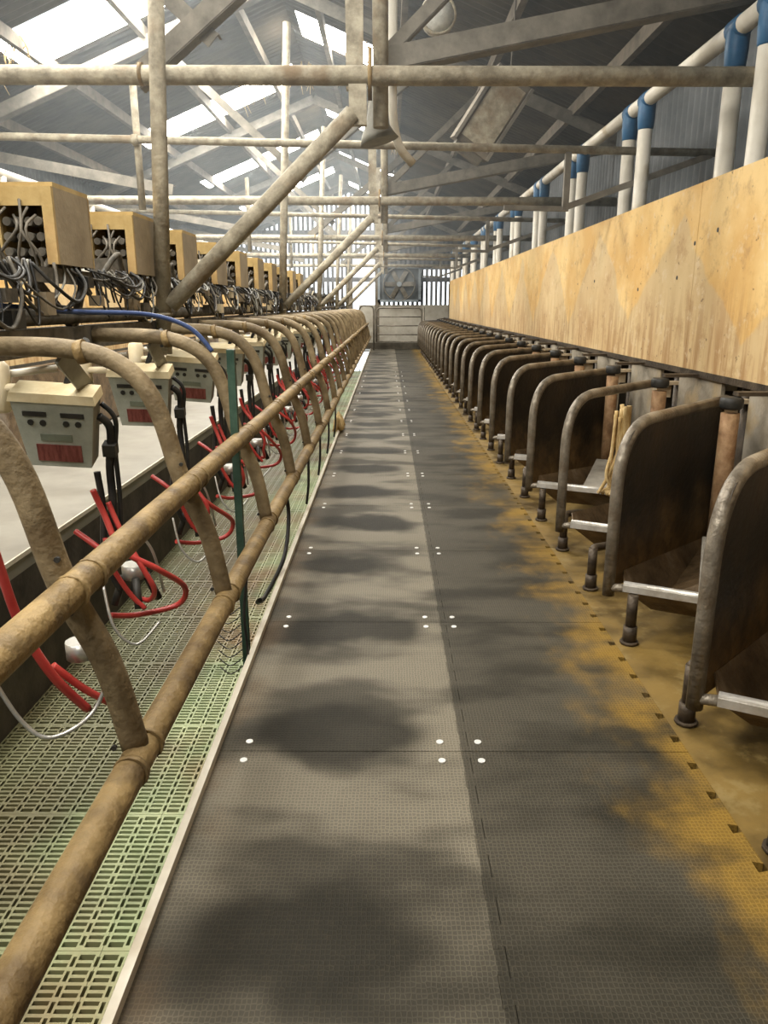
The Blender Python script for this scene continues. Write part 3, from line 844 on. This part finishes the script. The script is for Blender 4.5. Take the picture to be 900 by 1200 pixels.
hose('red_hose', [(.04, .22, zc + .38), (.11, .26, zc + .28), (.17, .32, zc + .19)], .013, 'redhose', cluster_n)
hose('clear_tube', [(-.1, .1, zc + .42), (-.02, .1, zc + .25), (.06, .12, zc + .18), (.16, .22, zc + .22), (.22, .3, zc + .40)], .007, 'steel', cluster_n)
MB().disc((.10, .3, zc + .40), .045, .06, 12).build('claw', 'steel', cluster_n)
hose('black_hose', [(-.05, .10, zc + .93), (-.08, .12, zc + 1.15), (-.14, .10, zc + 1.33), (-.22, .08, zc + 1.40)], .013, 'blackhose', cluster_n)

# second row of equipment behind the meters: cream jars and stubs over the platform
for k in range(14):
    y = 2.6 + P * k
    t = thing('receiver_jar', ('cream plastic jar with pale pipe stubs behind the nearest meter' if k == 0 else '%s cream plastic jar behind the meters, counting from the camera' % ORD[k]), 'jar', (-1.86, y, 1.10), group='cream jars behind the meters')
    MB().tube([(0, 0, -.10), (0, 0, -.08), (0, 0, .12), (0, 0, .15)], [.03, .055, .055, .03], 12).build('jar', 'cream', t)
    MB().tube([(0, 0, .02), (.30, -.10, .03)], .02, 8).build('pipe_stub', 'cream', t)
    MB().tube([(0.0, .02, .08), (.22, .16, .10)], .018, 8).build('pipe_stub', 'pvc', t)
    MB().tube([(0, 0, .14), (.05, 0, .22), (.12, 0, .26)], .014, 8).build('neck_hose', 'dark', t)

# ================================================================ LEFT SIDE beyond the platform
lp = thing('side_panel_row', 'row of pale tan feed boards along the left side behind the boxes', 'panel')
y = Y0 + .3
while y < 26.5:
    MB().box((-3.95, y + 1.21, 1.32), (0.03, 2.41, 0.86)).build('board', 'panel', lp)
    y += 2.44
kn = thing('knee_wall', 'low brown stained wall behind the white platform', 'wall')
MB().box((-3.85, 10.8, 0.43), (0.10, 31.5, 0.86)).build('blockwork', 'tray', kn)
for k in range(12):
    t = thing('drop_stub', ('nearest pair of pale upright pipes above the left feed boards' if k == 0 else '%s pair of pale upright pipes above left boards, counting from camera' % ORD[k]), 'pipes', (-4.05, 4.4 + 2.04 * k, 1.75), group='left side drop pipes')
    for d in (0, .42): MB().tube([(0, d, -.85), (0, d, 1.05)], .055, 10).build('pipe', 'pvc', t)
MB_l = MB().tube([(-4.05, -2, 2.83), (-4.05, 26.5, 2.83)], .05, 10)
tag(MB_l.build('feed_pipe', 'pvc'), 'pale feed pipe running along the left wall above the boards', 'pipe')

# ================================================================ RIGHT SIDE: feed panel, pipe line, feeders
PX = 1.95
fpn = thing('feed_screen', 'long tan stained board screen above the feeders on the right', 'screen', (0, 0, 0))
ys = [5.02 + 2.44 * k for k in range(-3, 9)]
for k in range(len(ys) - 1):
    MB().box((PX + .012 + random.uniform(-.002, .002), (ys[k] + ys[k + 1]) / 2, (1.10 + 2.235) / 2), (0.024, ys[k + 1] - ys[k] - .006, 1.135)).build('board', 'panel', fpn)
for k in range(26):
    y = 1.9 + P * k
    if y > 26: break
    MB().box((PX + .034, y, 1.64), (0.02, 0.06, 1.05)).build('batten', 'timber', fpn)
MB().box((PX + .02, 12.5, 1.085), (0.045, 29, 0.04)).build('bottom_rail', 'legdark', fpn)
for (y, z) in ((4.72, 1.93), (5.05, 1.88), (5.3, 1.68), (6.1, 1.62), (7.4, 1.72), (3.9, 1.9)):
    MB().disc((PX - .001, y, z), .014, .006, 8, 'x').build('bolt_hole', 'dark', fpn)

pl = thing('feed_pipe_line', 'cream plastic feed pipe with blue couplings above the right screen', 'pipe', (0, 0, 0))
PLX, PLZ = 2.085, 3.09
MB().tube([(PLX, -2.5, PLZ), (PLX, 26.6, PLZ)], .055, 14).build('main_pipe', 'pvc', pl)
drop_me = MB().tube([(0, 0, PLZ - .05), (0, 0, 1.0)], .056, 14).mesh('drop_pipe')
cpm = MB().tube([(0, 0, .02), (0, 0, -.02), (0, 0, -.13), (0, 0, -.21), (0, 0, -.22)], [.05, .069, .068, .062, .056], 14)
cpm.tube([(0, -.075, 0), (0, -.07, 0), (0, .07, 0), (0, .075, 0)], [.056, .063, .063, .056], 14)
cpm = cpm.mesh('blue_coupling')
DY = [4.65 + 2.04 * k + d for k in range(-2, 11) for d in (0, .42)]
for y in DY:
    put('drop_pipe', drop_me, 'pvc', pl, (PLX, y, 0))
    put('blue_coupling', cpm, 'blue', pl, (PLX, y, PLZ))

# feeder bail, modelled at its own tube foot
TX = 1.03
dv = Vector((0.683, 0.730, 0)); nv = Vector((0.730, -0.683, 0))
fd = thing('feeder_bail', '', 'feeder', (TX, 0, 0), group='feeder bails along the right side')
ZT = 0.996
def dp(s, z, off=0.0): return dv * s + nv * off + Vector((0, 0, z))
tube_pts = fillet([dp(0, .20), dp(0, ZT - .003), dp(1.24, ZT)], .30, 10)
MB().tube(tube_pts, .028, 12).build('divider_tube', 'bail', fd)
poly = [dp(.02, .24)]
for p in fillet([dp(0.015, .60), dp(0.015, ZT - .01), dp(.6, ZT - .01)], .30, 8)[0:]: poly.append(p)
poly += [dp(1.16, ZT - .01), dp(1.24, .80), dp(1.24, .14)]
sh = MB().prism([p + nv * .012 for p in poly], nv * .006).build('divider_sheet', 'sheet', fd, True)
# tray: lip from own tube foot to the next nearer divider
Lp = Vector((.055, -.045, .255)); Rp = Vector((.60, -.34, .262))
ld = (Rp - Lp).normalized()
bk0 = dp(1.16, .255) + nv * .03; bk1 = dp(1.16, .255) + Vector((0, -P + .04, 0)) - nv * .0
bk1 = Vector((bk0.x, bk0.y - .62, .30))
def tray_mesh():
    mb = MB()
    A, B = Lp + Vector((.012, .012, -.01)), Rp + Vector((0, .01, -.01))
    fw = dv
    c0 = A.lerp(B, .10) + fw * .16 + Vector((0, 0, -.135)); c1 = A.lerp(B, .92) + fw * .16 + Vector((0, 0, -.135))
    d0 = A.lerp(B, .10) + fw * .34 + Vector((0, 0, -.12)); d1 = A.lerp(B, .92) + fw * .34 + Vector((0, 0, -.12))
    e0 = bk0.copy(); e1 = bk1.copy()
    # left side up along the divider
    s0 = dp(.10, .30) + nv * .022; s1 = dp(1.16, .235) + nv * .022
    top = [A, B, c1, c0, d0, d1, e0, e1, s0, s1]
    b = len(mb.v); mb.v += [tuple(p) for p in top]
    for q in ((0, 1, 2, 3), (3, 2, 5, 4), (4, 5, 7, 6), (0, 3, 4, 8), (8, 4, 6, 9), (1, 7, 5, 2)):
        mb.f.append([b + i for i in q]); mb.sm.append(False)
    return mb
to = tray_mesh().build('tray', 'tray', fd)
sol = to.modifiers.new('thickness', 'SOLIDIFY'); sol.thickness = 0.008
lp_ = MB().bar(Lp, Rp, .045, .03).tube([Lp + Vector((0, 0, .012)), Rp + Vector((0, 0, .012))], .018, 8)
lp_.build('front_lip', 'lip', fd)
# light wear plate at the back under the drop pipe
q0 = Lp.lerp(Rp, .50) + Vector((.02, .03, .005)); q1 = Lp.lerp(Rp, .97) + Vector((.02, .03, .005))
q2 = Vector((.74, .38, .34)); q3 = Vector((.60, .44, .34))
MB().prism([q0, q1, q2, q3], (0, 0, .008)).build('wear_plate', 'wear', fd, True)
def leg_mesh(x, y, zt):
    m = MB(); m.tube([(x, y, 0), (x, y, .012)], .042, 10); m.tube([(x, y, .012), (x, y, .085)], .031, 10); m.tube([(x, y, .08), (x, y, zt)], .024, 10)
    return m.mesh('leg')
leg_me = leg_mesh(0, 0, .235)
arm_me = MB().tube(fillet([(0, 0, .20), (0, 0, .235), (.13, .12, .215), (.32, .26, .16)], .04), .022, 8).mesh('leg_arm')
MB().tube([(.0, .0, .235), (.06, -.045, .25)], .02, 8).build('weld_lug', 'bail', fd)
# drop pipe and fittings
rp = MB().tube([(.69, .49, .235), (.69, .49, .98)], .045, 12).build('rusty_drop_pipe', 'rustpipe', fd)
MB().tube([(.69, .49, 1.0), (.69, .49, 1.01), (.69, .49, 1.05), (.69, .49, 1.06)], [.046, .056, .056, .046], 12).build('pipe_collar', 'dark', rp)
MB().box((.82, .50, 1.075), (.22, .06, .02)).build('pipe_saddle', 'legdark', rp)
e = dp(1.24, ZT)
m_ = MB().box((e.x + .06, e.y - .02, ZT - .005), (.20, .07, .022)).box((e.x + .02, e.y, ZT - .05), (.10, .012, .11))
m_.build('wall_bracket', 'bracket', fd)
MB().box((PX + .03 - TX, .50, .66), (.024, .66, .84)).build('back_board', 'plate', fd)
MB().tube([(PX + .06 - TX, .93, 0), (PX + .06 - TX, .93, 1.07)], .035, 10).build('wall_post', 'legdark', fd)
FY = [3.28 + P * k for k in range(-2, 23)]
flab = []
for k, y in enumerate(FY):
    if k == 0:
        t = fd
    else:
        skip = ('divider_sheet',) if k == 3 else ()
        t = copy_tree(fd, None, skip)
    t.location = (TX, y, 0)
    if k == 0: lb = 'feeder bail just behind the frame, beside the camera'
    elif k == 1: lb = 'nearest feeder bail, cut off by the right edge of the photo'
    elif k == 2: lb = 'second feeder bail from camera, dark sheet and rusty pipe fully in view'
    elif k == 3: lb = 'feeder bail with an open tube frame and no divider sheet'
    else: lb = '%s feeder bail from the camera in the dark right-hand row' % ORD[k - 1]
    t['label'] = lb
LEGY = [2.50 + 0.685 * j for j in range(-2, 34)]
for k, y in enumerate(FY):
    root = [o for o in bpy.data.objects if o.name.split('.')[0] == 'feeder_bail' and abs(o.location.y - y) < .01][0]
    for ly in LEGY:
        if y - .5 <= ly < y + .52:
            lo = put('leg', leg_me, 'legdark', root, (.085, ly - y, 0))
            if not -.12 < ly - y < .0: put('leg_arm', arm_me, 'legdark', lo)
# frayed sacking inside the open bail
oy = FY[3]
sk = MB()
rnd = random.Random(3)
for i in range(16):
    x = 1.52 + rnd.uniform(-.05, .06); y_ = oy + .62 + rnd.uniform(-.05, .05)
    sk.tube(crom([(x, y_, .84 + rnd.uniform(-.08, .05)), (x + rnd.uniform(-.03, .03), y_ + rnd.uniform(-.03, .03), .6), (x + rnd.uniform(-.05, .05), y_ + rnd.uniform(-.05, .05), .40), (x + rnd.uniform(-.10, .10), y_ + rnd.uniform(-.1, .1), .28)], 4), rnd.uniform(.008, .02), 5)
tag(sk.build('frayed_sack', 'straw'), 'frayed yellow sacking hanging in the open feeder bail', 'sack')

# ================================================================ FAR END
struct(MB().box(((KERB + MATX3) / 2, YEND + .55, .11), (MATX3 - KERB + .6, .14, .22)).build('trim_4', 'slab'))
gt = thing('end_gate', 'grey tubular gate closing the far end of the walkway', 'gate', (0, YEND, 0))
MB().tube(fillet([(-.38, 0, .28), (-.38, 0, 1.42), (1.18, 0, 1.42), (1.18, 0, .28), (-.38, 0, .28)], .16), .028, 10).build('gate_loop', 'gatesteel', gt)
for z in (.52, .82, 1.12): MB().tube([(-.38, 0, z), (1.18, 0, z)], .02, 8).build('gate_bar', 'gatesteel', gt)
MB().tube(fillet([(-.48, 0, 0), (-.48, 0, 1.48), (-.95, 0, 1.5), (-1.0, 0, 1.2)], .15), .03, 10).build('gate_post', 'gatesteel', gt)
MB().tube([(1.26, 0, 0), (1.26, 0, 1.45)], .03, 10).build('gate_post', 'gatesteel', gt)
fn = thing('wall_fan', 'large square ventilation fan set above the far end wall', 'fan', (0.42, Y1 - .16, 1.62))
fw_ = MB()
for (c, d) in (((-.73, 0, .62), (.08, .14, 1.24)), ((.73, 0, .62), (.08, .14, 1.24)), ((0, 0, .04), (1.54, .14, .08)), ((0, 0, 1.2), (1.54, .14, .08))): fw_.box(c, d)
fw_.build('fan_frame', 'fan', fn)
MB().box((0, .06, .62), (1.5, .01, 1.2)).build('back_plate', 'wallsheet', fn)
for i in range(6):
    a = i * PI / 3
    pa = Vector((math.cos(a), 0, math.sin(a)))
    MB().bar(Vector((0, -.01, .62)) + pa * .08, Vector((0, .01, .62)) + pa * .52, .16, .012, (0.3 * math.sin(a), 1, -.3 * math.cos(a))).build('blade', 'angle', fn)
MB().disc((0, -.02, .62), .09, .08, 14, 'y').build('hub', 'fan', fn)
ring = [(.57 * math.cos(2 * PI * i / 24), -.05, .62 + .57 * math.sin(2 * PI * i / 24)) for i in range(25)]
MB().tube(ring, .025, 6, False).build('ring', 'angle', fn)

# lamp below the roof on the right of the centre post
lm = thing('bulkhead_lamp', 'round dusty caged lamp hanging under the roof beside the centre hanger', 'lamp', (0.41, 7.0, 3.775))
MB().tube([(0, -.02, 0), (0, -.05, 0), (0, -.10, 0), (0, -.12, 0)], [.13, .135, .09, .03], 18).build('glass', 'lampglass', lm)
MB().disc((0, .01, 0), .14, .06, 18, 'y').build('body', 'frame', lm)
rr = [(.138 * math.cos(2 * PI * i / 20), -.06, .138 * math.sin(2 * PI * i / 20)) for i in range(21)]
MB().tube(rr, .012, 6, False).build('guard_ring', 'frame', lm)
MB().tube([(0, .02, .1), (0, .02, .88)], .012, 6).build('stem', 'frame', lm)

# grey bell lamp and pale elbow pipe under the first cross beam, tilted box under the roof
bl = thing('bell_lamp', 'grey bell-shaped lamp shade hanging below the nearest cross beam', 'lamp', (-0.07, 5.0, 2.56))
MB().tube([(0, 0, .30), (0, 0, .12), (0, 0, .02), (0.01, 0, -.06), (0.02, 0, -.10)], [.035, .04, .06, .10, .12], 16).build('shade', 'metergrey', bl)
MB().tube([(0, 0, .30), (0, 0, .62)], .014, 8).build('stem', 'rustpipe', bl)
ep = MB().tube(fillet([(0.03, 5.15, 3.4), (0.03, 5.15, 2.62), (0.07, 5.2, 2.46), (0.16, 5.25, 2.38)], .12), .028, 10).build('elbow_pipe', 'pvc')
tag(ep, 'pale elbow pipe curving right below the nearest cross beam', 'pipe')
tb = thing('tilted_duct', 'dusty tilted metal box hanging under the dark roof slope', 'duct', (0.98, 7.9, 3.25))
tb.rotation_euler = (math.radians(10), math.radians(33), math.radians(8))
MB().box((0, 0, 0), (.40, .30, .72)).build('casing', 'timber', tb)
MB().box((0, -.155, 0), (.30, .012, .60)).build('front_panel', 'frame', tb)
for sx in (-.185, .185): MB().box((sx, -.165, 0), (.03, .03, .72)).build('edge_trim', 'angle', tb)
MB().box((0, 0, -.39), (.30, .22, .08)).build('end_cap', 'angle', tb)
MB().tube([(0, 0, .3), (-.42, 0, .95)], .008, 6).build('hanger_rod', 'angle', tb)

# thin dust haze in the shed air
hz = MB().prism([(WL + .1, Y0 + .2, 1.95), (WR - .1, Y0 + .2, 1.95), (WR - .1, Y0 + .2, EAVE - .12), (CX, Y0 + .2, RIDGE - .1), (WL + .1, Y0 + .2, EAVE - .12)], (0, Y1 - Y0 - .5, 0)).build('dust_haze', None, None, True)
hm = bpy.data.materials.new('dusty_air'); hm.use_nodes = True
hm.node_tree.nodes.remove(hm.node_tree.nodes['Principled BSDF'])
vsn = hm.node_tree.nodes.new('ShaderNodeVolumeScatter')
vsn.inputs['Density'].default_value = HAZE
vsn.inputs['Color'].default_value = (0.86, 0.95, 1.0, 1)
vsn.inputs['Anisotropy'].default_value = 0.45
hm.node_tree.links.new(vsn.outputs[0], hm.node_tree.nodes['Material Output'].inputs['Volume'])
hz.data.materials.append(hm)
tag(hz, 'thin pale dust haze filling the air of the shed', 'haze', kind='stuff')

# tangles of black hose draped along the centre line
for k in range(12):
    rnd = random.Random(500 + k)
    y = 2.35 + 1.02 * k
    t = thing('hose_tangle', ('nearest tangle of thin black hoses draped under the plywood boxes' if k == 0 else '%s tangle of thin black hoses under the boxes, counting from camera' % ORD[k]), 'hoses', (-1.36, y, 1.66), group='black hose tangles')
    for i in range(16):
        a = rnd.uniform(0, .8); b = a + rnd.uniform(.15, .55)
        d1, d2 = rnd.uniform(.03, .27), rnd.uniform(-.02, .05)
        hose('hose', [(-.02, a, 0.0), (d2, a + .04, -d1 * .6), (d2 + .02, (a + b) / 2, -d1), (d2, b - .04, -d1 * .5), (-.02, b, .01)], rnd.choice((.003, .005, .008)), rnd.choice(('blackhose', 'blackhose', 'clutter', 'dark', 'metergrey')), t, 6, 5)
    for i in range(3):
        a = rnd.uniform(0, .9)
        MB().box((rnd.uniform(-.03, .03), a, rnd.uniform(-.22, -.03)), (.05, rnd.uniform(.05, .12), rnd.uniform(.04, .09))).build('fitting', rnd.choice(('dark', 'clutter', 'cream', 'osbgrey')), t)
# dusty cobweb strands under the rooflights
for k, (x, y) in enumerate(((-0.3, 11.5), (-1.6, 9.1), (-2.2, 13.7), (0.1, 16.3), (-4.1, 9.2), (-1.5, 13.8))):
    rnd = random.Random(900 + k)
    mb = MB()
    for i in range(12):
        a, b = rnd.uniform(-.25, .25), rnd.uniform(-.15, .15)
        z = zroof(x + a) - .05; l = rnd.uniform(.1, .5)
        mb.tube([(x + a, y + b, z), (x + a + rnd.uniform(-.06, .06), y + b, z - l * .5), (x + a + rnd.uniform(-.1, .1), y + b, z - l)], [.012, .008, .003], 5)
    o = mb.build('cobweb', 'straw'); o['kind'] = 'stuff'
    tag(o, 'dusty cobweb strands hanging %s' % ('beside the second right-slope rooflight', 'near the ridge by the first left rooflight', 'by the second left-slope rooflight', 'below the third right-slope rooflight', 'at the lower end of the first left rooflight', 'near the ridge by the second left rooflight')[k], 'cobweb')
